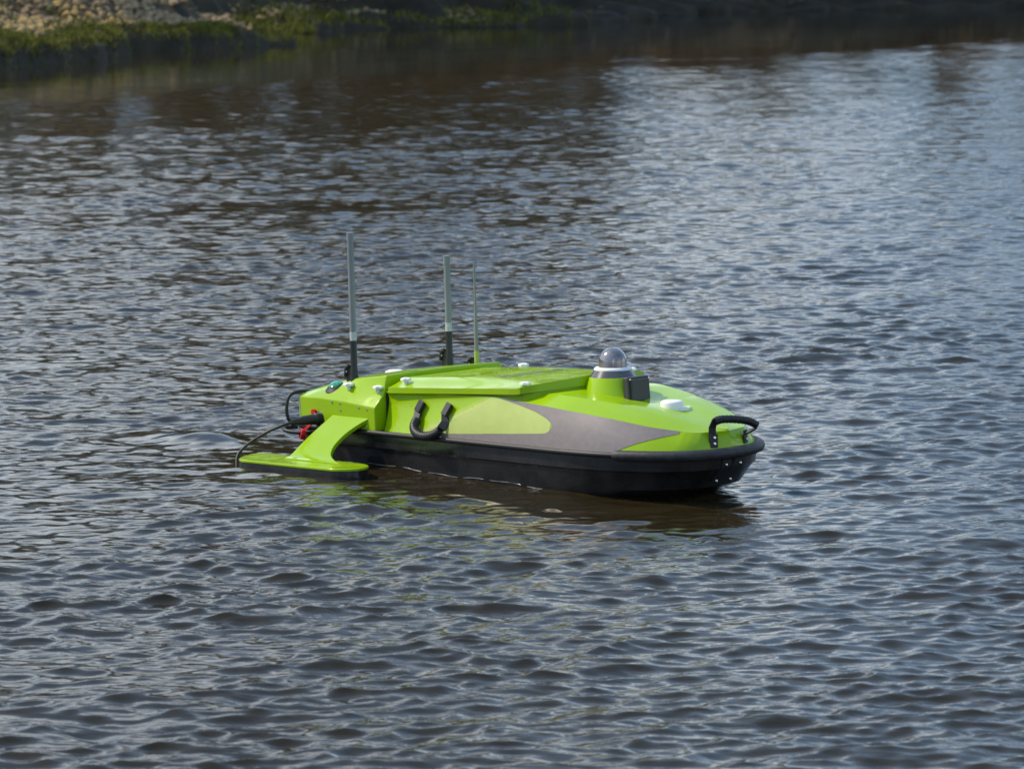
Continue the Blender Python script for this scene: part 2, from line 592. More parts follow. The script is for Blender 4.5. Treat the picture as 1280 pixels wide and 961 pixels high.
def stone_mesh(name, seed, m):
    r_ = random.Random(seed)
    bm = bmesh.new()
    bmesh.ops.create_icosphere(bm, subdivisions=1, radius=1)
    cuts = [(Vector((r_.gauss(0, 1), r_.gauss(0, 1), r_.gauss(0, 1))).normalized(), r_.uniform(0.62, 0.85)) for _ in range(6)]
    for v in bm.verts:
        for n, d in cuts:
            k = v.co.dot(n)
            if k > d:
                v.co -= n * (k - d)
        v.co *= r_.uniform(0.92, 1.08)
    me = bpy.data.meshes.new(name)
    bm.to_mesh(me)
    bm.free()
    me.materials.append(m)
    return me

STONE_ME = [stone_mesh('stone', 40 + i, M_STONES[[0, 0, 0, 1, 2, 0, 3, 1][i]]) for i in range(8)]


def pix(p):
    F = Vector((0, math.cos(PITCH), -math.sin(PITCH)))
    U = Vector((0, math.sin(PITCH), math.cos(PITCH)))
    q = Vector(p) - Vector((0, 0, CAM_H))
    w = q.dot(F)
    return 640 + FOC * q.x / w, 480.5 - FOC * q.dot(U) / w

s_left = SH_L[4]
cand = []
tries = 0
while tries < 12000:
    tries += 1
    s = random.uniform(s_left - 4, s_left + 32)
    d = random.uniform(0.75, 3.6) if random.random() < 2 else random.uniform(0.0, 0.15)
    p = bank_pt(s, d)
    x, y = pix(p)
    if not (-12 < x < 620 and -14 < y < 92):
        continue
    # fewer stones in the dark hollow between the two heaps and further along
    keep = 1.0 if x < 290 else (0.15 if x < 340 else (0.8 if x < 480 else 0.5))
    if random.random() > keep:
        continue
    size = random.uniform(0.055, 0.105)
    if any((p - c[0]).length < (size + c[1]) * 0.74 for c in cand):
        continue
    cand.append((p, size, y, x))
view = sorted([c for c in cand if -4 < c[2] < 90 and -5 < c[3] < 1285], key=lambda c: c[0].y)
chosen = set(id(c) for c in view[:300])
rub = MB()
for c in cand:
    p, size, y, x = c
    rot = Matrix.Rotation(random.uniform(0, 6.28), 3, 'Z') @ Matrix.Rotation(random.uniform(-.6, .6), 3, 'X')
    me = random.choice(STONE_ME)
    sc = Vector((size * random.uniform(0.8, 1.3), size * random.uniform(0.8, 1.3), size * random.uniform(0.6, 0.95)))
    if id(c) in chosen:
        o = bpy.data.objects.new('stone', me)
        COL.objects.link(o)
        o.parent = bank
        o.location = p + Vector((0, 0, size * 0.3))
        o.rotation_euler = rot.to_euler()
        o.scale = sc
    else:
        k = len(rub.v)
        rub.v += [rot @ Vector((v.co.x * sc.x, v.co.y * sc.y, v.co.z * sc.z)) + p + Vector((0, 0, size * 0.3)) for v in me.vertices]
        rub.f += [tuple(i + k for i in f.vertices) for f in me.polygons]
# more rubble further up and along, out of the picture
for _ in range(1500):
    s = random.uniform(s_left - 25, s_left + 70)
    d = random.uniform(1.6, 6.0)
    p = bank_pt(s, d)
    x, y = pix(p)
    if -12 < x < 1290 and y > -14:
        continue
    size = random.uniform(0.06, 0.12)
    me = random.choice(STONE_ME)
    k = len(rub.v)
    rub.v += [Vector(v.co) * size + p for v in me.vertices]
    rub.f += [tuple(i + k for i in f.vertices) for f in me.polygons]
o = rub.build('stone_rubble', M_STONES[1], bank, smooth=0)
tag(o, kind='stuff')


def grass_field(name, n, srange, drange, hmin, hmax, m, label, keep=None, keepw=None):
    g = MB()
    for _ in range(n):
        s = random.uniform(*srange)
        d = random.uniform(*drange)
        p = bank_pt(s, d)
        if keep and not keep(*pix(p)):
            continue
        if keepw and not keepw(p):
            continue
        a = random.uniform(0, 6.28)
        h = random.uniform(hmin, hmax)
        w = random.uniform(0.006, 0.014)
        sd = Vector((math.cos(a), math.sin(a), 0)) * w
        ln = Vector((random.gauss(0, .45), random.gauss(0, .45), 0)) * h
        g.add([p - sd, p + sd, p + ln * .5 + Vector((0, 0, h * .7)) + sd * .6, p + ln + Vector((0, 0, h))], [(0, 1, 2), (0, 2, 3)])
    o = g.build(name, m, smooth=0)
    tag(o, label, 'grass', kind='stuff')
    return o

S = SH_L
grass_field('moss_grass', 30000, (S[4] - 6, S[10] + 1.5), (-0.02, 0.95), 0.02, 0.12, M_GRASS[0], 'low olive green moss and grass covering the ledge at the waterline', keepw=lambda p: hnoise(p.x * 3.1, p.y * 2.3) + 0.6 * hnoise(p.x * 9, p.y * 7) > -0.45)
grass_field('dry_grass', 9000, (S[4] - 6, S[12] + 6), (0.6, 5.0), 0.05, 0.22, M_GRASS[1], 'dry straw coloured grass among the bank stones',
            keep=lambda x, y: hnoise(x * .05, y * .08) > 0.25)
grass_field('bank_grass', 7500, (S[10] - 1, S[13] + 3), (-0.02, 2.2), 0.04, 0.18, M_GRASS[0], 'dull green grass tufts on the far bank beyond the ledge',
            keepw=lambda p: hnoise(p.x * 0.9 + 2, p.y * 0.5) + 0.5 * hnoise(p.x * 4, p.y * 3) > -0.15)


# shrubs and trees standing on the bank (seen mostly as reflections in the water)
def foliage(n, rad, hgt, base, leaf, seed, clumps):
    r_ = random.Random(seed)
    g = MB()
    cs = []
    for _ in range(clumps):
        a, q = r_.uniform(0, 6.28), r_.random() ** 0.5
        z = r_.uniform(0.05, 1)
        taper = math.sin(math.pi * min(0.97, 0.18 + 0.8 * z)) ** 0.6
        cs.append((Vector((math.cos(a) * q * rad * taper, math.sin(a) * q * rad * taper, base + z * hgt)), r_.uniform(0.22, 0.42) * rad))
    for i in range(n):
        c, cr_ = cs[i % clumps]
        v = Vector((r_.gauss(0, 1), r_.gauss(0, 1), r_.gauss(0, 1))).normalized() * cr_ * r_.uniform(0.55, 1.0)
        p = c + v
        u_ = Vector((r_.gauss(0, 1), r_.gauss(0, 1), r_.gauss(0, 1))).normalized()
        w_ = u_.cross(Vector((r_.gauss(0, 1), r_.gauss(0, 1), r_.gauss(0, 1)))).normalized()
        L = leaf * r_.uniform(0.6, 1.3)
        g.add([p - u_ * L, p + w_ * L * .45, p + u_ * L, p - w_ * L * .45], [(0, 1, 2, 3)])
    return g, cs


def make_tree(kind, seed):
    r_ = random.Random(seed)
    root = bpy.data.objects.new('bank_tree', None)
    COL.objects.link(root)
    H = 1.0
    g, cs = foliage(2600, 2.3, 5.2, 1.6, 0.17, seed, 26)
    crown = g.build('crown', M_LEAF[kind], root, smooth=0)
    t = MB()
    t.tube([(0, 0, -0.4), (0.03, 0, 0.8), (-0.05, 0.05, 2.2), (0.1, 0, 4.0), (0, 0, 6.0)], [0.22, 0.17, 0.14, 0.09, 0.03], n=10)
    for c, cr_ in cs[::2]:
        z0 = min(4.6, max(1.2, c.z - 1.2))
        t.tube([(0, 0, z0), Vector((c.x * .5, c.y * .5, (z0 + c.z) / 2 + .1)), c], [0.06, 0.04, 0.012], n=6)
    t.build('trunk', M_BARK, root, smooth=50)
    return root


def copy_tree(o, parent=None):
    c = o.copy()
    COL.objects.link(c)
    c.parent = parent
    for ch in o.children:
        copy_tree(ch, c)
    return c

def make_shrub(seed):
    root = bpy.data.objects.new('bank_shrub', None)
    COL.objects.link(root)
    g, cs = foliage(2200, 1.5, 2.2, 0.1, 0.11, seed, 22)
    g.build('crown', M_LEAF[2], root, smooth=0)
    t = MB()
    for c, cr_ in cs[::2]:
        t.tube([(c.x * .1, c.y * .1, -0.3), Vector((c.x * .6, c.y * .6, c.z * .5)), c], [0.03, 0.02, 0.006], n=5)
    t.build('stem', M_BARK, root, smooth=50)
    return root

protos = [make_tree(0, 3), make_tree(1, 4), make_tree(0, 5)]
used = [False] * 3
tree_s = []
s = S[4] - 10
k = 0
while s < S[-3]:
    i = k % 3
    src = protos[i]
    o = src if not used[i] else copy_tree(src)
    used[i] = True
    p = bank_pt(s, random.uniform(6.0, 9.5) if s > S[10] + 2 else random.uniform(14, 18))
    o.location = p - Vector((0, 0, 0.1))
    o.rotation_euler = (0, 0, random.uniform(0, 6.28))
    f_ = random.uniform(1.6, 2.2) if S[9] < s < S[16] else (random.uniform(0.85, 1.15) if s < S[10] else random.uniform(1.5, 2.0))
    o.scale = (f_ * 0.7, f_ * 0.7, f_ * random.uniform(0.85, 1.15))
    tag(o, ['dull green leafy tree standing on the far bank', 'brownish green tree standing on the far bank', 'dull green leafy tree standing on the far bank'][i],
        'tree', ['green trees on the far bank', 'brown trees on the far bank', 'green trees on the far bank'][i])
    s += random.uniform(2.6, 4.6)
    k += 1

# russet shrubs along the foot of the wood
shr = [make_shrub(61), make_shrub(62)]
n_ = 0
s = S[4] - 9
while s < S[-3]:
    o = shr[n_ % 2] if n_ < 2 else copy_tree(shr[n_ % 2])
    far_ = s > S[13]
    p = bank_pt(s, random.uniform(2.6, 4.2) if far_ else (random.uniform(4.6, 6.5) if s > S[10] + 2 else random.uniform(8.5, 11)))
    o.location = p
    o.rotation_euler = (0, 0, random.uniform(0, 6.28))
    f_ = random.uniform(1.1, 1.5)
    o.scale = (f_, f_, f_ * random.uniform(1.0, 1.5))
    tag(o, 'russet brown bushy shrub on the slope of the far bank', 'shrub', 'russet shrubs on the far bank')
    s += random.uniform(1.7, 2.9)
    n_ += 1
# a clump of tall trees behind the middle of the far bank
for i, (x, y, f_) in enumerate([(-7.5, 98, 2.5), (-4.2, 101, 3.0), (-0.6, 103, 2.8), (2.6, 108, 2.4), (-10.5, 96, 2.2)]):
    o = copy_tree(protos[(i * 2) % 3])
    o.location = (x, y, 3.6)
    o.rotation_euler = (0, 0, i * 1.3)
    o.scale = (f_ * 0.5, f_ * 0.5, f_)
    tag(o, 'tall slender dull green tree in the clump behind the far bank', 'tree', 'tall trees behind the far bank')

# ------------------------------------------------------------------ the boat
boat = bpy.data.objects.new('survey_boat', None)
COL.objects.link(boat)
boat.matrix_world = BOAT_M
tag(boat, 'lime green and black unmanned survey boat with antennas and camera dome, floating on the river', 'boat')

XS, W0, X1, XN, PW = -0.82, 0.300, 0.333, 0.863, 2.4


def half_w(x, w=W0, xn=XN, x1=X1):
    if x <= x1:
        return w
    u_ = min(1, (x - x1) / (xn - x1))
    return w * max(0, 1 - u_ ** PW) ** (1 / PW)


def plan(w, xn, x1=X1, n=44, xs=XS, cham=0.03):
    """starboard stern -> bow -> port stern, list of (x, y)"""
    st = [(xs, -(w - cham)), (xs + cham, -w)]
    st += [(xs + cham + (x1 - xs - cham) * i / 14, -w) for i in range(1, 14)]
    e = 2 / PW
    arc = []
    for i in range(n + 1):
        a = math.pi * i / n
        arc.append((x1 + (xn - x1) * abs(math.sin(a)) ** e, -w * math.copysign(abs(math.cos(a)) ** e, math.cos(a))))
    return st + arc + [(x, -y) for x, y in reversed(st)]

# hull
levels = [(-0.085, 0.17, 0.40, 0.15), (-0.06, 0.235, 0.52, 0.20), (-0.02, 0.268, 0.665, 0.26), (0.02, 0.280, 0.790, 0.31),
          (0.074, 0.289, 0.838, X1), (0.080, 0.2955, 0.848, X1), (0.1265, 0.2985, 0.860, X1)]
mb = MB()
rows = [[Vector((x, y, z)) for x, y in plan(w, xn, x1)] for z, w, xn, x1 in levels]
mb.grid(rows, close=True)
mb.poly(rows[0][::-1])
mb.poly(rows[-1])
hull = mb.build('hull', M_HULL, boat, smooth=28)

# slim rubbing strake and fat bow fender
def gun_path(xa, xb, z, off=0.0):
    P = [(x, y) for x, y in plan(W0 + off, XN + off, n=90)]
    return P

g = plan(W0 + 0.002, XN + 0.002, n=120)
side = [(x, y) for x, y in g if y < 0 and x <= 0.625]
for sgn in (1, -1):
    MB().tube([(x, sgn * y, 0.128) for x, y in side], 0.0085, n=10).build('rub_rail', M_RUB, boat, smooth=60)
fat = [(x, y, 0.1275) for x, y in g if x > 0.612]
rr = [0.012] + [0.0165] * (len(fat) - 2) + [0.012]
MB().tube(fat, rr, n=18).build('bow_fender', M_FOAM, boat, smooth=60)

# deck shell -------------------------------------------------------
KX = [-0.415, 0.107, 0.38, 0.50, 0.584, 0.70, 0.783, 0.815, 0.838]
KY = [0.262, 0.260, 0.255, 0.245, 0.230, 0.186, 0.135, 0.092, 0.0]
KZ = [0.255, 0.272, 0.251, 0.240, 0.230, 0.208, 0.194, 0.191, 0.190]
MX = [-0.415, 0.107, 0.36, 0.50, 0.57, 0.66, 0.74, 0.80, 0.838]
MY = [0.21, 0.21, 0.20, 0.170, 0.150, 0.128, 0.096, 0.055, 0.0]
MZ = [0.272, 0.290, 0.284, 0.271, 0.262, 0.240, 0.214, 0.198, 0.191]
CX = [-0.415, 0.107, 0.28, 0.36, 0.46, 0.60, 0.70, 0.78, 0.838]
CZ = [0.280, 0.300, 0.300, 0.283, 0.258, 0.244, 0.224, 0.204, 0.1915]
_gx = np.linspace(-0.45, 0.838, 900)
def _smooth(X_, Y_, sig):
    y_ = np.interp(_gx, X_, Y_)
    k_ = np.exp(-0.5 * (np.arange(-120, 121) * (_gx[1] - _gx[0]) / sig) ** 2)
    k_ /= k_.sum()
    e_ = np.concatenate([2 * y_[0] - y_[120:0:-1], y_, 2 * y_[-1] - y_[-2:-122:-1]])
    o_ = np.convolve(e_, k_, 'valid')
    w_ = np.clip((0.80 - _gx) / 0.06, 0, 1)
    return o_ * w_ + y_ * (1 - w_)
SKY_, SKZ_, SMY_, SMZ_, SCZ_ = _smooth(KX, KY, 0.045), _smooth(KX, KZ, 0.03), _smooth(MX, MY, 0.04), _smooth(MX, MZ, 0.03), _smooth(CX, CZ, 0.03)


def knuckle(x):
    return float(np.interp(x, _gx, SKY_)), float(np.interp(x, _gx, SKZ_))


def gun_in(x):
    return half_w(x, 0.297, 0.853)


def panel(x, v, sgn=-1, out=0.0):
    """point on the side panel, v = 0 at the rail, 1 at the knuckle"""
    yk, zk = knuckle(x)
    yg = gun_in(x)
    zg = 0.130
    y = yg + (yk - yg) * v + 0.005 * math.sin(math.pi * min(1, max(0, v)))
    z = zg + (zk - zg) * v
    # the aft part of the panel is a second facet, folded in along a diagonal
    dline = ((0.107 - x) * 0.95 + (v - 0.98) * 0.335)
    if dline > 0 and x < 0.15:
        y -= 0.13 * dline * max(0.0, 1 - v) ** 0.6 * (1 + 0.0 * v)
    n = Vector((0, zk - zg, yg - yk)).normalized()
    return Vector((x, sgn * (y + out * n.y), z + out * n.z))

XE = 0.775
xs_ = list(np.linspace(-0.412, XE, 110))
NP = 16
def top_row(x):
    ky, kz = knuckle(x)
    my, mz = float(np.interp(x, _gx, SMY_)), float(np.interp(x, _gx, SMZ_))
    cz = float(np.interp(x, _gx, SCZ_))
    h_ = [Vector((x, -ky, kz)), Vector((x, -my, mz)), Vector((x, -my * .5, (mz + cz) / 2 + 0.003))]
    return h_ + [Vector((x, 0, cz))] + [Vector((p.x, -p.y, p.z)) for p in reversed(h_)]
mb = MB()
for sg in (-1, 1):
    mb.grid([[panel(x, i / NP, sg) for i in range(NP + 1)] for x in xs_])
mb.grid([top_row(x) for x in xs_ + list(np.linspace(XE, 0.8378, 24))[1:]])
def walk(P, n):
    d_ = [0.0]
    for p0, p1 in zip(P, P[1:]):
        d_.append(d_[-1] + (p1 - p0).length)
    return [Vector(tuple(float(np.interp(d_[-1] * i / n, d_, [p[c_] for p in P])) for c_ in range(3))) for i in range(n + 1)]
gq = [Vector((XE, -gun_in(XE), 0.130))] + [Vector((x, y, 0.130)) for x, y in plan(0.297, 0.853, n=400) if x > XE + 1e-4] + [Vector((XE, gun_in(XE), 0.130))]
kx_ = np.linspace(XE, 0.838, 60)
kq = [Vector((x, -knuckle(x)[0], knuckle(x)[1])) for x in kx_] + [Vector((x, knuckle(x)[0], knuckle(x)[1])) for x in kx_[::-1][1:]]
lo, hi_ = walk(gq, 60), walk(kq, 60)
mb.grid([[a.lerp(b, v) + Vector(((a.x - XE) * 3, a.y, 0)).normalized() * 0.005 * math.sin(math.pi * v) for a, b in zip(lo, hi_)] for v in np.linspace(0, 1, NP + 1)])
r0 = [panel(xs_[0], i / NP, -1) for i in range(NP + 1)]
mb.poly(r0 + top_row(xs_[0])[1:-1] + [Vector((p.x, -p.y, p.z)) for p in reversed(r0)])
deck = mb.build('deck_shell', M_GREEN, boat, smooth=24)

# matt grey decal with the leaf-shaped gap
for sgn in (-1, 1):
    mb = MB()
    xs1 = np.linspace(-0.405, 0.72, 150)
    def strip_top(x):
        return float(np.interp(x, [-0.41, -0.30, -0.252, -0.198, -0.087, 0.057, 0.198, 0.336], [0.0, 0.01, 0.03, 0.08, 0.123, 0.185, 0.262, 0.36]))
    def front_lim(x):   # lower edge of the wedge towards the bow
        return float(np.interp(x, [0.60, 0.619, 0.666, 0.722, 0.778], [0.0, 0.08, 0.33, 0.62, 0.93]))
    # lower band up to the leaf's nose
    leafL = np.linspace(-0.40, 0.366, 110)
    low = []
    for x in leafL:
        t_ = strip_top(x)
        if x > 0.32:
            t_ = float(np.interp(x, [0.32, 0.34, 0.355, 0.362, 0.366], [0.35, 0.37, 0.42, 0.47, 0.54]))
        low.append([panel(x, 0.02 + (t_ - 0.02) * k / 8 if t_ > 0.02 else 0.02 * k / 8, sgn, 0.0012) for k in range(9)])
    mb.grid(low)
    upx = np.linspace(0.107, 0.366, 70)
    upv = [(0.107, 0.985), (0.154, 0.952), (0.208, 0.913), (0.281, 0.833), (0.320, 0.758), (0.338, 0.713), (0.355, 0.65), (0.363, 0.60), (0.366, 0.54)]
    hi = []
    for x in upx:
        v0 = float(np.interp(x, [a for a, b in upv], [b for a, b in upv]))
        hi.append([panel(x, v0 + (0.992 - v0) * k / 8, sgn, 0.0012) for k in range(9)])
    mb.grid(hi)
    fr = []
    for x in np.linspace(0.366, 0.770, 110):
        v0 = max(0.02, front_lim(x))
        fr.append([panel(x, v0 + (max(v0, 0.992) - v0) * k / 14, sgn, 0.0012) for k in range(15)])
    mb.grid(fr)
    mb.build('side_decal', M_STRIPE, boat, smooth=40)
    # pale yellow-green patch on the fore facet, running out softly along the fold
    def patch(da, db, m_, nm):
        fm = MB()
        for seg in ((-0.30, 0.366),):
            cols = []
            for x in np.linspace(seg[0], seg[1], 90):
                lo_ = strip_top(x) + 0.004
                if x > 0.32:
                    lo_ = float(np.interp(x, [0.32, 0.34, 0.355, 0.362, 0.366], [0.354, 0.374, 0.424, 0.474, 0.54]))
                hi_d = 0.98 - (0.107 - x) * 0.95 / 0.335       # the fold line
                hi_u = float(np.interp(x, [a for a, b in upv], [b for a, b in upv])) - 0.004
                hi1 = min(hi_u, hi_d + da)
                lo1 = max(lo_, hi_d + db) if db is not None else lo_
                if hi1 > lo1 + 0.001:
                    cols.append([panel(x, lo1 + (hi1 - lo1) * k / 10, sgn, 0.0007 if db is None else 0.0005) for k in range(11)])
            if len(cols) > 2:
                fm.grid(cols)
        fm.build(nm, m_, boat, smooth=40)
    patch(0.0, None, M_PALE, 'pale_patch')
    patch(0.07, 0.0, M_PALE2, 'pale_patch')
    patch(0.15, 0.07, M_PALE3, 'pale_patch')

# hatch lid --------------------------------------------------------
def lid_side_z(x):
    return 0.262 + (x + 0.40) * 0.052


def lid_c(x):
    return float(np.interp(x, [-0.41, -0.33, -0.22, -0.10, 0.0, 0.12, 0.22, 0.31], [0.2965, 0.3015, 0.3085, 0.3135, 0.3155, 0.3150, 0.3135, 0.3115]))


def lid_half(x):
    return float(np.interp(x, [-0.402, -0.38, 0.10, 0.17, 0.215, 0.245, 0.275, 0.305], [0.262, 0.266, 0.266, 0.272, 0.268, 0.242, 0.165, 0.075]))

mb = MB()
top, bot = [], []
ts = [-1, -.985, -.95, -.9, -.84, -.78, -.70, -.6, -.4, -.2, 0, .2, .4, .6, .70, .78, .84, .9, .95, .985, 1]
for x in list(np.linspace(-0.402, 0.17, 30)) + list(np.linspace(0.18, 0.305, 22)):
    hw = lid_half(x)
    # crown follows a scaled width so the rim stays level round the corner
    r_ = []
    for t_ in ts:
        y = t_ * hw
        rim_d = min((1 - abs(t_)) * hw, 0.09)
        e = lid_side_z(x) + 0.009 + max(0, x - 0.2) * 0.22
        c = lid_c(x)
        k_ = min(1, rim_d / 0.088)
        k_ = k_ * k_ * (3 - 2 * k_) * 0.35 + k_ * 0.65
        r_.append(Vector((x, y, e + (max(c, e) - e) * k_)))
    top.append(r_)
    zb = lid_side_z(x) - 0.009 + max(0, x - 0.2) * 0.10
    bot.append([Vector((x, t_ * hw, zb)) for t_ in ts])
mb.grid(top)
mb.grid([b[::-1] for b in bot])
mb.grid([[t_[0] for t_ in top], [b[0] for b in bot]])
mb.grid([[b[-1] for b in bot], [t_[-1] for t_ in top]])
mb.grid([bot[0], top[0]])
mb.grid([top[-1], bot[-1]])
lid = mb.build('hatch_lid', M_GREEN, boat, smooth=40, bevel=0.003)

oc = [(x, -(lid_half(x) - 0.014)) for x in list(np.linspace(-0.398, 0.17, 12)) + list(np.linspace(0.19, 0.300, 14))]
oc = oc + [(x, -y) for x, y in reversed(oc)]
MB().prism(oc, lambda x, y: 0.235, lambda x, y: lid_side_z(x) - 0.0095 + max(0, x - 0.2) * 0.10).build('hatch_coaming', M_GREEN, boat, smooth=40)

# lettering on the lid: a row of slanted grey strokes (not legible in the photograph)
glyph_w = 0.030
for i in range(8):
    mb = MB()
    y0 = -0.135 + i * 0.036
    x0, x1_ = -0.035, 0.012
    zt = 0.3262
    th = 0.006
    def bar(ax, ay, bx_, by_):
        d = Vector((bx_ - ax, by_ - ay, 0)).normalized()
        n_ = Vector((-d.y, d.x, 0)) * th / 2
        a = Vector((ax, ay, 0)); b = Vector((bx_, by_, 0))
        zz = lambda p: Vector((p.x, p.y, lid_c(p.x) + 0.0010))
        mb.add([zz(a - n_), zz(b - n_), zz(b + n_), zz(a + n_)], [(0, 1, 2, 3)])
    pat = i % 4
    bar(x0, y0, x1_, y0 + 0.004)
    if pat in (0, 2):
        bar(x0, y0 + glyph_w * .8, x1_, y0 + glyph_w * .8 + 0.004)
        bar((x0 + x1_) / 2, y0, (x0 + x1_) / 2, y0 + glyph_w * .8)
    if pat in (1, 3):
        bar(x0, y0, x0, y0 + glyph_w * .8)
        bar(x1_, y0, x1_, y0 + glyph_w * .8)
    if pat == 3:
        bar((x0 + x1_) / 2, y0, (x0 + x1_) / 2, y0 + glyph_w * .6)
    mb.build('letter', M_TEXT, lid, smooth=0)


def knob(p, parent, r=0.0155):
    mb = MB()
    mb.lathe([(0.006, -0.006), (0.006, 0.006), (0.009, 0.008)], p, n=16)
    n = 36
    prof = [(0.55, 0.006), (1.0, 0.008), (1.05, 0.012), (0.95, 0.016), (0.5, 0.0185), (0.0, 0.019)]
    vs, fs = [], []
    for a, z in prof:
        for k_ in range(n):
            an = 2 * math.pi * k_ / n
            rr_ = r * a * (1 + (0.16 * math.cos(5 * an) if a > 0.8 else 0))
            vs.append(Vector((rr_ * math.cos(an), rr_ * math.sin(an), z)) + Vector(p))
    for i in range(len(prof) - 1):
        for k_ in range(n):
            k2 = (k_ + 1) % n
            fs.append((i * n + k_, i * n + k2, i * n + n + k2, i * n + n + k_))
    fs.append(tuple(range(n))[::-1])
    mb.add(vs, fs)
    return mb.build('knob', M_WHITE, parent, smooth=50)

for x, y, z in ((-0.345, -0.235, 0.285), (-0.30, 0.235, 0.292), (0.195, -0.225, 0.302), (0.195, 0.235, 0.306)):
    knob((x, y, z), lid)

# stern cover ------------------------------------------------------
def lerp_sec(stations, x):
    xs2 = [s_[0] for s_ in stations]
    return [(float(np.interp(x, xs2, [s_[1][k_][0] for s_ in stations])), float(np.interp(x, xs2, [s_[1][k_][1] for s_ in stations]))) for k_ in range(len(stations[0][1]))]

ST = [(-0.845, [(0.262, 0.132), (0.262, 0.216), (0.240, 0.226), (0.160, 0.239), (0.09, 0.243), (0.0, 0.244)]),
      (-0.80, [(0.288, 0.132), (0.288, 0.221), (0.255, 0.236), (0.170, 0.250), (0.09, 0.255), (0.0, 0.257)]),
      (-0.72, [(0.297, 0.132), (0.297, 0.224), (0.262, 0.247), (0.195, 0.265), (0.10, 0.272), (0.0, 0.274)]),
      (-0.645, [(0.302, 0.132), (0.302, 0.223), (0.268, 0.250), (0.225, 0.277), (0.12, 0.285), (0.0, 0.287)]),
      (-0.58, [(0.303, 0.132), (0.303, 0.220), (0.270, 0.252), (0.240, 0.288), (0.14, 0.295), (0.0, 0.296)]),
      (-0.47, [(0.303, 0.132), (0.303, 0.211), (0.268, 0.246), (0.246, 0.300), (0.15, 0.306), (0.0, 0.308)]),
      (-0.422, [(0.303, 0.132), (0.303, 0.208), (0.266, 0.246), (0.248, 0.307), (0.15, 0.310), (0.0, 0.311)])]
mb = MB()
rows = []
for x in [-0.845, -0.825, -0.80, -0.76, -0.72, -0.68, -0.645, -0.61, -0.58, -0.52, -0.47, -0.44, -0.422]:
    h = lerp_sec(ST, x)
    rows.append([Vector((x, -y, z)) for y, z in h] + [Vector((x, y, z)) for y, z in reversed(h[:-1])])
mb.grid(rows)
mb.poly(rows[0])
mb.poly(rows[-1][::-1])
mb.grid([[r_[0] for r_ in rows], [r_[-1] for r_ in rows]])
cover = mb.build('stern_cover', M_GREEN, boat, smooth=22, bevel=0.005, segs=3)
# dark gap strip between cover and deck shell
MB().box((-0.4185, 0, 0.19), (0.004, 0.255, 0.062)).build('seal', M_RUB, boat, smooth=0)
# screws
rotS = Matrix.Rotation(math.pi / 2, 3, 'X')
for x, z in ((-0.632, 0.214), (-0.592, 0.212), (-0.50, 0.204), (-0.462, 0.200), (-0.59, 0.190), (-0.465, 0.146)):
    MB().lathe([(0.0038, 0), (0.0034, 0.0018), (0.0, 0.0026)], (x, -0.303, z), rotS, n=10).build('screw', M_STEEL, cover)
knob((-0.585, -0.268, 0.258), cover, 0.0165)
knob((-0.448, -0.262, 0.256), cover, 0.0165)
knob((-0.448, 0.262, 0.256), cover, 0.0165)
# green beacon lens on a dark foot
bmx = MB()
bmx.lathe([(0.038, -0.012), (0.036, -0.002), (0.024, 0.008), (0.0, 0.009)], (-0.672, -0.250, 0.255), Matrix.Rotation(R(22), 3, 'X'), n=28)
beacon = bmx.build('beacon', M_SLEEVE, boat)
bmx = MB()
bmx.lathe([(0.0235, 0.004), (0.021, 0.011), (0.013, 0.016), (0.0, 0.0175)], (-0.672, -0.250, 0.255), Matrix.Rotation(R(22), 3, 'X'), n=28)
bmx.build('beacon_lens', M_BEACON, beacon)
# positioning discs
mb = MB()
mb.lathe([(0.033, -0.012), (0.034, 0.008), (0.030, 0.015), (0.02, 0.018), (0.0, 0.0185)], (-0.665, 0.0, 0.271), n=36)
mb.build('positioning_disc', M_WHITE, boat, smooth=50)
mb = MB()
mb.lathe([(0.035, -0.01), (0.035, 0.013), (0.033, 0.0175), (0.028, 0.0205), (0.0, 0.0215)], (0.603, 0.0, 0.246), n=40)
disc = mb.build('positioning_disc', M_WHITE, boat, smooth=50)
mb = MB()
o2 = [(0.603 + 0.020 + 0.028 * math.cos(a) * 1.0, 0.020 + 0.028 * math.sin(a)) for a in np.linspace(0, 2 * math.pi, 24, endpoint=False)]
mb.prism(o2, 0.236, lambda x, y: 0.2465)
mb.build('mounting_flange', M_WHITE, disc, smooth=40)

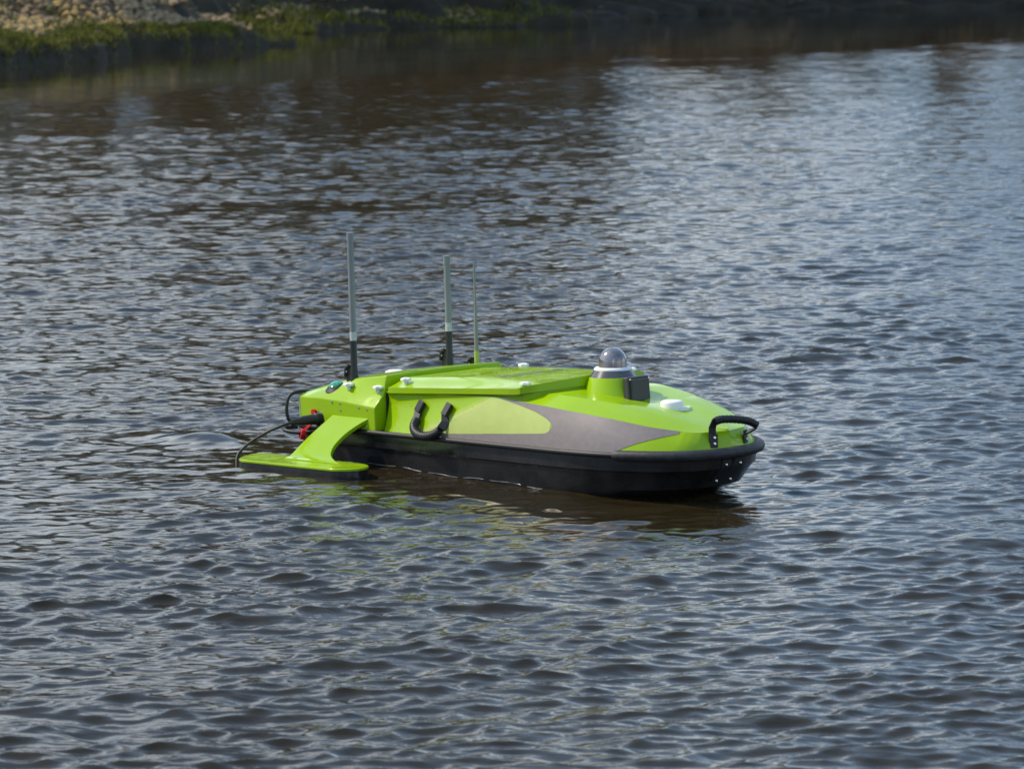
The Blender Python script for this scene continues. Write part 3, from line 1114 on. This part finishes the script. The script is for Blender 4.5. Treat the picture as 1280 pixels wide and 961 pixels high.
# antennas -----------------------------------------------------------
def antenna(AX, y, top, r, sl0, sl1, tag0, thin=False):
    if not thin:
        a = MB().tube([(AX, y, tag0), (AX, y, top - 0.028)], r, n=20).tube([(AX, y, top - 0.028), (AX, y, top)], r * 1.1, n=20).build('antenna', M_GREY, boat, smooth=60)
        MB().tube([(AX, y, sl0), (AX, y, sl0 + 0.075), (AX, y, sl0 + 0.085), (AX, y, sl1)], [r * 1.22, r * 1.22, r * 1.04, r * 1.04], n=20).build('sleeve', M_SLEEVE, a, smooth=40)
        MB().tube([(AX, y, sl1), (AX, y, tag0)], r * 1.02, n=20, cap=False).build('tag', M_TAPE, a, smooth=60)
    else:
        a = MB().tube([(AX, y, sl1), (AX, y, sl1 + 0.1), (AX, y, tag0), (AX, y, tag0 + 0.012), (AX, y, top)],
                      [0.0075, 0.006, 0.0042, 0.0036, 0.0036], n=14).build('whip_antenna', M_WHIP, boat, smooth=60)
        MB().tube([(AX, y, sl0), (AX, y, sl1)], 0.0085, n=14).build('whip_foot', M_WHIPB, a, smooth=60)
    # folding hinge with its lever on the aft side
    h = MB()
    hz = sl0 + (0.075 if not thin else 0.055)
    h.box((AX - 0.020, y - 0.001, hz - 0.01), (0.012, 0.006, 0.030))
    h.tube([(AX - 0.014, y - 0.010, hz + 0.018), (AX - 0.03, y - 0.010, hz + 0.008), (AX - 0.034, y - 0.010, hz - 0.02)], 0.005, n=8)
    h.build('hinge', M_SLEEVE, a, smooth=40, bevel=0.002)
    MB().tube([(AX - 0.021, y - 0.016, hz - 0.002), (AX - 0.021, y + 0.008, hz - 0.002)], 0.0035, n=10).build('hinge_bolt', M_STEEL, a)
    return a

A0 = antenna(-0.60, -0.231, 0.755, 0.0105, 0.235, 0.408, 0.436)
A1 = antenna(-0.57, 0.156, 0.655, 0.0105, 0.255, 0.408, 0.436)
A2 = antenna(-0.55, 0.259, 0.630, 0.0, 0.240, 0.335, 0.470, thin=True)

# camera pedestal, dome -----------------------------------------------
PXC = (0.352, 0.0, 0.0)
mb = MB()
mb.lathe([(0.135, 0.243), (0.116, 0.256), (0.104, 0.266), (0.096, 0.277), (0.077, 0.322), (0.074, 0.3265), (0.0, 0.3265)], PXC, n=56)
ped = mb.build('camera_pedestal', M_GREEN, boat, smooth=40)
MB().lathe([(0.0715, 0.3268), (0.058, 0.3475), (0.0, 0.3475)], PXC, n=48).build('camera_collar', M_ALU, ped, smooth=30)
MB().lathe([(0.0585, 0.346), (0.0590, 0.350), (0.055, 0.3545), (0.047, 0.3555)], PXC, n=48).build('white_ring', M_WHITE, ped, smooth=50)
dome = [(0.0445, 0.353), (0.0445, 0.372)] + [(0.0445 * math.cos(a), 0.372 + 0.0435 * math.sin(a)) for a in np.linspace(0.08, math.pi / 2, 14)]
MB().lathe(dome, PXC, n=48).build('camera_dome', M_DOME, ped, smooth=60)

# radar box on the pedestal's front
Mr = Matrix.Rotation(R(-4), 3, 'Y')
radar = MB().box((0.452, 0.0, 0.290), (0.012, 0.046, 0.041), Mr).build('radar_unit', M_RADAR, boat, smooth=30, bevel=0.004)
MB().box((0.468, 0.0, 0.2905), (0.006, 0.038, 0.034), Mr).build('radar_cover', M_RADAR, radar, smooth=30, bevel=0.004)
MB().box((0.432, 0.0, 0.285), (0.012, 0.028, 0.026), Mr).build('radar_bracket', M_SLEEVE, radar, smooth=30, bevel=0.002)
for yy in (-0.040, 0.040):
    for zz in (0.256, 0.325):
        MB().lathe([(0.003, 0), (0.003, 0.002), (0.0, 0.003)], (0.465, yy, zz), Matrix.Rotation(math.pi / 2, 3, 'Y'), n=8).build('screw', M_STEEL, radar)

# side carrying handles -----------------------------------------------
for sgn in (-1, 1):
    def hp(x, y, z):
        return Vector((x, sgn * y, z))
    def on_panel(x, v, out):
        return panel(x, v, sgn, out)
    root = MB()
    g_pts = spline([hp(-0.238, 0.290, 0.184), hp(-0.236, 0.304, 0.163), hp(-0.218, 0.315, 0.147), hp(-0.186, 0.321, 0.137), hp(-0.150, 0.321, 0.138), hp(-0.122, 0.316, 0.147), hp(-0.108, 0.310, 0.158)], 30)
    root.tube(g_pts, 0.0138, n=14)
    for k_ in range(2, len(g_pts) - 2, 2):      # moulded ribs of the grip
        p0, p1 = g_pts[k_], g_pts[k_ + 1]
        m_ = (p0 + p1) / 2
        root.tube([m_ - (p1 - p0).normalized() * 0.002, m_ + (p1 - p0).normalized() * 0.002], 0.0148, n=14)
    grip = root.build('side_handle', M_RUB, boat, smooth=50)
    out = Vector((0, sgn, 0.35)).normalized()
    a_top, b_top = on_panel(-0.232, 0.80, 0.007), on_panel(-0.096, 0.78, 0.007)
    a_low, b_low = on_panel(-0.246, 0.55, 0.010), on_panel(-0.108, 0.52, 0.010)
    MB().strap([a_top, a_low, hp(-0.240, 0.287, 0.190), hp(-0.238, 0.297, 0.174)], 0.031, 0.007, Vector((1, 0, 0.15))).build('strap', M_RUB, grip, smooth=0, bevel=0.002)
    MB().strap([b_top, b_low, hp(-0.100, 0.292, 0.184), hp(-0.106, 0.306, 0.164), hp(-0.114, 0.312, 0.152)], 0.029, 0.007,
               [Vector((1, 0, 0.2)), Vector((1, 0, 0.2)), Vector((.8, -sgn * .6, 0.3)), Vector((0.5, -sgn * .6, .6)), Vector((0.3, -sgn * .6, .7))]).build('strap', M_RUB, grip, smooth=0, bevel=0.002)
    for tp, lw in ((a_top, a_low), (b_top, b_low)):
        MB().strap([tp + (tp - lw) * 0.05 + out * 0.006, lw + out * 0.006], 0.027, 0.007, Vector((1, 0, 0.1))).build('end_plate', M_SLEEVE, grip, smooth=0, bevel=0.002)

# bow handle ----------------------------------------------------------
gp = spline([(0.846, -0.066, 0.224), (0.853, -0.045, 0.229), (0.866, 0.0, 0.226), (0.878, 0.045, 0.217), (0.888, 0.072, 0.203)], 26)
bh = MB().tube(gp, 0.0115, n=14)
for k_ in range(2, len(gp) - 3, 2):
    d_ = (gp[k_ + 1] - gp[k_]).normalized()
    bh.tube([gp[k_] - d_ * 0.002, gp[k_] + d_ * 0.002], 0.0125, n=14)
bow_handle = bh.build('bow_handle', M_RUB, boat, smooth=50)
MB().strap([(0.838, -0.068, 0.150), (0.837, -0.068, 0.182), (0.838, -0.069, 0.205), (0.846, -0.066, 0.226), (0.856, -0.05, 0.229)], 0.024, 0.006, Vector((0.35, 1, 0))).build('strap', M_RUB, bow_handle, smooth=0, bevel=0.002)
MB().strap([(0.838, 0.068, 0.148), (0.840, 0.068, 0.172), (0.868, 0.071, 0.186), (0.886, 0.073, 0.199)], 0.022, 0.006, [Vector((-0.35, 1, 0)), Vector((-0.35, 1, 0)), Vector((-0.3, 1, 0.5)), Vector((-.4, .7, 0.7))]).build('strap', M_RUB, bow_handle, smooth=0, bevel=0.002)
for sg in (-1, 1):
    nrm = Vector((0.92, 0.30 * sg, 0.10)).normalized()
    c_ = Vector((0.8435, 0.068 * sg, 0.166))
    q = nrm.to_track_quat('Z', 'Y').to_matrix()
    pl = MB().strap([c_ + Vector((0, 0, 0.021)), c_ + Vector((0, 0, 0.019)), c_ - Vector((0, 0, 0.021))], 0.025, 0.005, Vector((-0.35 * sg, 1, 0))).build('end_plate', M_SLEEVE, bow_handle, smooth=0, bevel=0.002)
    for zz in (0.010, -0.008):
        MB().lathe([(0.0048, 0), (0.0048, 0.002), (0.003, 0.0038), (0.0, 0.004)], c_ + nrm * 0.003 + Vector((0, 0, zz)), q, n=12).build('bolt', M_STEEL, bow_handle)

# stem bracket --------------------------------------------------------
def stem_pt(y, z, out=0.0):
    w = float(np.interp(z, [l[0] for l in levels], [l[1] for l in levels]))
    xn = float(np.interp(z, [l[0] for l in levels], [l[2] for l in levels]))
    x1_ = float(np.interp(z, [l[0] for l in levels], [l[3] for l in levels]))
    u_ = (1 - min(1, abs(y) / w) ** PW) ** (1 / PW)
    return Vector((x1_ + (xn - x1_) * u_ + out, y, z))

mb = MB()
rows_o, rows_i = [], []
for z in np.linspace(0.026, 0.108, 12):
    rows_o.append([stem_pt(y, z, 0.005) for y in np.linspace(-0.045, 0.045, 11)])
    rows_i.append([stem_pt(y, z, -0.004) for y in np.linspace(-0.045, 0.045, 11)])
mb.grid(rows_o)
mb.grid([[r_[0] for r_ in rows_i], [r_[0] for r_ in rows_o]])
mb.grid([[r_[-1] for r_ in rows_o], [r_[-1] for r_ in rows_i]])
mb.grid([rows_o[-1], rows_i[-1]])
mb.grid([rows_i[0], rows_o[0]])
brk = mb.build('stem_bracket', M_SLEEVE, boat, smooth=40)
MB().tube([stem_pt(0, 0.112, 0.008), stem_pt(0, 0.070, 0.008)], 0.006, n=10).build('tow_lug', M_SLEEVE, brk, smooth=50)
for yy in (-0.030, 0.030):
    for zz in (0.092, 0.040):
        p = stem_pt(yy, zz, 0.005)
        nrm = Vector((1, yy * 1.2, 0)).normalized()
        MB().lathe([(0.0048, 0), (0.0048, 0.0022), (0.003, 0.004), (0.0, 0.0043)], p, nrm.to_track_quat('Z', 'Y').to_matrix(), n=12).build('bolt', M_STEEL, brk)

# outriggers ----------------------------------------------------------
ARM_L = [(-0.631, -0.299, 0.175), (-0.644, -0.338, 0.145), (-0.657, -0.376, 0.115), (-0.662, -0.42, 0.083), (-0.660, -0.445, 0.067), (-0.655, -0.470, 0.056), (-0.650, -0.495, 0.0515)]
ARM_R = [(-0.450, -0.299, 0.175), (-0.478, -0.326, 0.154), (-0.500, -0.360, 0.128), (-0.507, -0.395, 0.101), (-0.500, -0.420, 0.083), (-0.478, -0.444, 0.067), (-0.430, -0.468, 0.0565), (-0.385, -0.485, 0.0515)]
for sgn in (-1, 1):
    f = -sgn
    fl = []
    for a in np.linspace(-math.pi / 2, math.pi / 2, 20):            # round front end
        fl.append((-0.354 + 0.085 * math.cos(a), -0.497 + 0.072 * math.sin(a)))
    fl += [(-0.45, -0.423), (-0.62, -0.421), (-0.78, -0.421), (-0.835, -0.424), (-0.850, -0.436), (-0.842, -0.48), (-0.815, -0.535), (-0.785, -0.57), (-0.755, -0.585), (-0.70, -0.583), (-0.55, -0.577), (-0.42, -0.571)]
    fl = [(x, -sgn * y if sgn > 0 else y) for x, y in fl]
    fl = [(x, (-abs(y) if sgn < 0 else abs(y))) for x, y in fl]
    ins = [(x * 0.985 - 0.008, y + (0.012 if y < -0.5 else -0.012) if sgn < 0 else y - (0.012 if y > 0.5 else -0.012)) for x, y in fl]
    mb = MB()
    n = len(fl)
    ring = lambda L, z: [Vector((x, y, z)) for x, y in L]
    mb.grid([ring(ins, -0.045), ring(fl, -0.015), ring(fl, 0.039)], close=True)
    mb.poly(ring(ins, -0.045)[::-1])
    mb.poly(ring(fl, 0.039))
    outr = mb.build('outrigger_float', M_HULL, boat, smooth=40)
    MB().prism(fl, 0.0391, 0.0485).build('float_deck', M_GREEN, outr, smooth=40, bevel=0.003)
    mb = MB()
    Ls, Rs = spline(ARM_L, 36), spline(ARM_R, 42)
    m_ = 26
    def res(L):
        q = []
        for i in range(m_):
            t_ = i / (m_ - 1) * (len(L) - 1)
            a = int(min(len(L) - 2, t_))
            q.append(L[a].lerp(L[a + 1], t_ - a))
        return q
    Ls, Rs = res(Ls), res(Rs)
    topg, botg = [], []
    for a, b in zip(Ls, Rs):
        ra = [a.lerp(b, k_ / 8) for k_ in range(9)]
        topg.append(ra)
        botg.append([p + Vector((0.0, 0.008, -0.0115)) for p in ra])
    def mir(G):
        return [[Vector((p.x, p.y if sgn < 0 else -p.y, p.z)) for p in r_] for r_ in G]
    topg, botg = mir(topg), mir(botg)
    mb.grid(topg)
    mb.grid([r_[::-1] for r_ in botg])
    mb.grid([[r_[0] for r_ in botg], [r_[0] for r_ in topg]])
    mb.grid([[r_[-1] for r_ in topg], [r_[-1] for r_ in botg]])
    mb.grid([topg[-1], botg[-1]])
    mb.grid([botg[0], topg[0]])
    mb.build('outrigger_arm', M_GREEN, outr, smooth=45, bevel=0.003)

# plug, cables and red cap on the starboard quarter --------------------
plug = MB()
plug.tube([(-0.700, -0.290, 0.156), (-0.701, -0.318, 0.156), (-0.702, -0.320, 0.156), (-0.709, -0.365, 0.1545), (-0.711, -0.372, 0.154), (-0.716, -0.402, 0.152)],
          [0.0195, 0.0195, 0.0165, 0.0150, 0.0125, 0.0090], n=18)
plug = plug.build('cable_plug', M_RUB, boat, smooth=40)
MB().tube([(-0.699, -0.287, 0.156), (-0.699, -0.301, 0.156)], 0.024, n=20).build('plug_flange', M_STEEL, plug, smooth=40)
MB().tube(spline([(-0.716, -0.400, 0.152), (-0.735, -0.430, 0.143), (-0.775, -0.452, 0.124), (-0.822, -0.478, 0.095), (-0.842, -0.505, 0.07), (-0.842, -0.53, 0.045), (-0.822, -0.55, 0.005), (-0.81, -0.56, -0.04)], 48),
          0.0050, n=10).build('cable', M_RUB, boat, smooth=60)
MB().tube(spline([(-0.80, -0.20, 0.225), (-0.835, -0.255, 0.233), (-0.852, -0.292, 0.222), (-0.852, -0.308, 0.19), (-0.848, -0.308, 0.15), (-0.835, -0.29, 0.115)], 36),
          0.0055, n=10).build('cable', M_RUB, boat, smooth=60)
MB().tube(spline([(-0.835, -0.28, 0.118), (-0.852, -0.315, 0.118), (-0.83, -0.335, 0.112), (-0.78, -0.325, 0.108), (-0.74, -0.305, 0.112), (-0.71, -0.295, 0.12)], 36),
          0.0065, n=10).build('hose', M_RUB, boat, smooth=60)
cap_c = Vector((-0.765, -0.318, 0.103))
tq = Vector((-0.5, -1.0, 0.25)).normalized().to_track_quat('Z', 'Y').to_matrix()
cp = MB().lathe([(0.0, -0.008), (0.0165, -0.008), (0.018, 0.0), (0.0165, 0.008), (0.012, 0.009), (0.0105, 0.002), (0.0, 0.001)], cap_c, tq, n=24)
cap = cp.build('sealing_cap', M_RED, boat, smooth=40)
MB().strap([cap_c + Vector((0.006, 0.006, 0.014)), (-0.742, -0.312, 0.128), (-0.728, -0.304, 0.146)], 0.009, 0.003, Vector((1, 0, -0.6))).build('cap_tether', M_RED, cap, smooth=0)
MB().tube([(-0.722, -0.300, 0.176), (-0.722, -0.308, 0.176)], 0.010, n=14).build('port_cap', M_RED, boat, smooth=40)

# beads of water on the paintwork
bm = bmesh.new()
bmesh.ops.create_icosphere(bm, subdivisions=1, radius=1)
ico_v = [Vector(v.co) for v in bm.verts]
ico_f = [tuple(v.index for v in f.verts) for f in bm.faces]
bm.free()
dr = MB()
rd = random.Random(9)
def bead(p, r_):
    dr.add([p + v * r_ for v in ico_v], ico_f)
for _ in range(150):
    x = rd.uniform(-0.40, 0.60)
    bead(panel(x, rd.uniform(0.05, 0.95), -1, 0.0008), rd.choice((0.0006, 0.0008, 0.0010, 0.0013)))
for _ in range(45):
    x, y = rd.uniform(-0.36, 0.18), rd.uniform(-0.16, 0.16)
    bead(Vector((x, y, lid_c(x) + 0.0004)), rd.choice((0.0012, 0.0018, 0.0025)))
for _ in range(90):
    p = Vector(rd.choice(fat))
    bead(p + Vector((0.004, 0, 0.0155)), rd.choice((0.001, 0.0014, 0.0018)))
for _ in range(80):
    x = rd.uniform(-0.6, 0.3)
    z = rd.uniform(0.03, 0.115)
    w_ = float(np.interp(z, [l[0] for l in levels], [l[1] for l in levels]))
    bead(Vector((x, -w_, z)), rd.choice((0.0008, 0.0012, 0.0016)))
M_DROP = mat('water bead', (0.9, 0.95, 0.95), rough=0.02, trans=1.0, ior=1.33)
tag(dr.build('water_beads', M_DROP, boat, smooth=60), kind='stuff')

# meniscus reflection along the hull waterline, put in as a thin pale tube
def glint_line(path, name):
    w = MB()
    n0 = len(path)
    run = []
    r_ = random.Random(5)
    for i, p in enumerate(path):
        k_ = 0.5 + 0.5 * math.sin(i * 0.37) + 0.4 * math.sin(i * 0.93 + 1)
        if k_ < -0.05:
            if len(run) > 3:
                w.tube([q for q, _ in run], [a for _, a in run], n=6)
            run = []
        else:
            run.append((p, 0.0007 + 0.0009 * min(1, max(0, k_))))
    if len(run) > 3:
        w.tube([q for q, _ in run], [a for _, a in run], n=6)
    o = w.build(name, M_GLINT, smooth=60)
    tag(o, 'thin pale line painted in as the water reflection along the black hull', 'foam', kind='stuff')  # painted water reflection, not real foam
    return o

M_GLINT = mat('pale painted glint', (0.17, 0.17, 0.165), rough=0.2)
def hull_wl(sgn):
    out_ = []
    for q in np.linspace(-0.60, 0.66, 150):
        zl = -q * math.tan(BP) + sgn * -0.0 + 0.004
        for _ in range(3):
            w_ = float(np.interp(zl, [l[0] for l in levels], [l[1] for l in levels]))
            xn = float(np.interp(zl, [l[0] for l in levels], [l[2] for l in levels]))
            x1_ = float(np.interp(zl, [l[0] for l in levels], [l[3] for l in levels]))
            u_ = min(1, max(0, (q - x1_) / (xn - x1_)))
            y_ = sgn * w_ * max(0, 1 - u_ ** PW) ** (1 / PW)
            zl = (0.004 - q * math.sin(BP) - y_ * math.sin(BR) * math.cos(BP)) / (math.cos(BP) * math.cos(BR))
        wob = 0.004 + 0.003 * math.sin(q * 13) + 0.0015 * math.sin(q * 37 + 1)
        out_.append(BOAT_M @ Vector((q, y_ + sgn * 0.0015, zl + wob)))
    return out_
glint_line(hull_wl(-1), 'hull_glint')

# transom plate and thruster pods below, mostly under water
for yy in (-0.12, 0.12):
    MB().tube([(-0.70, yy, -0.06), (-0.80, yy, -0.075), (-0.88, yy, -0.08)], [0.035, 0.045, 0.038], n=18).build('thruster', M_SLEEVE, boat, smooth=50)
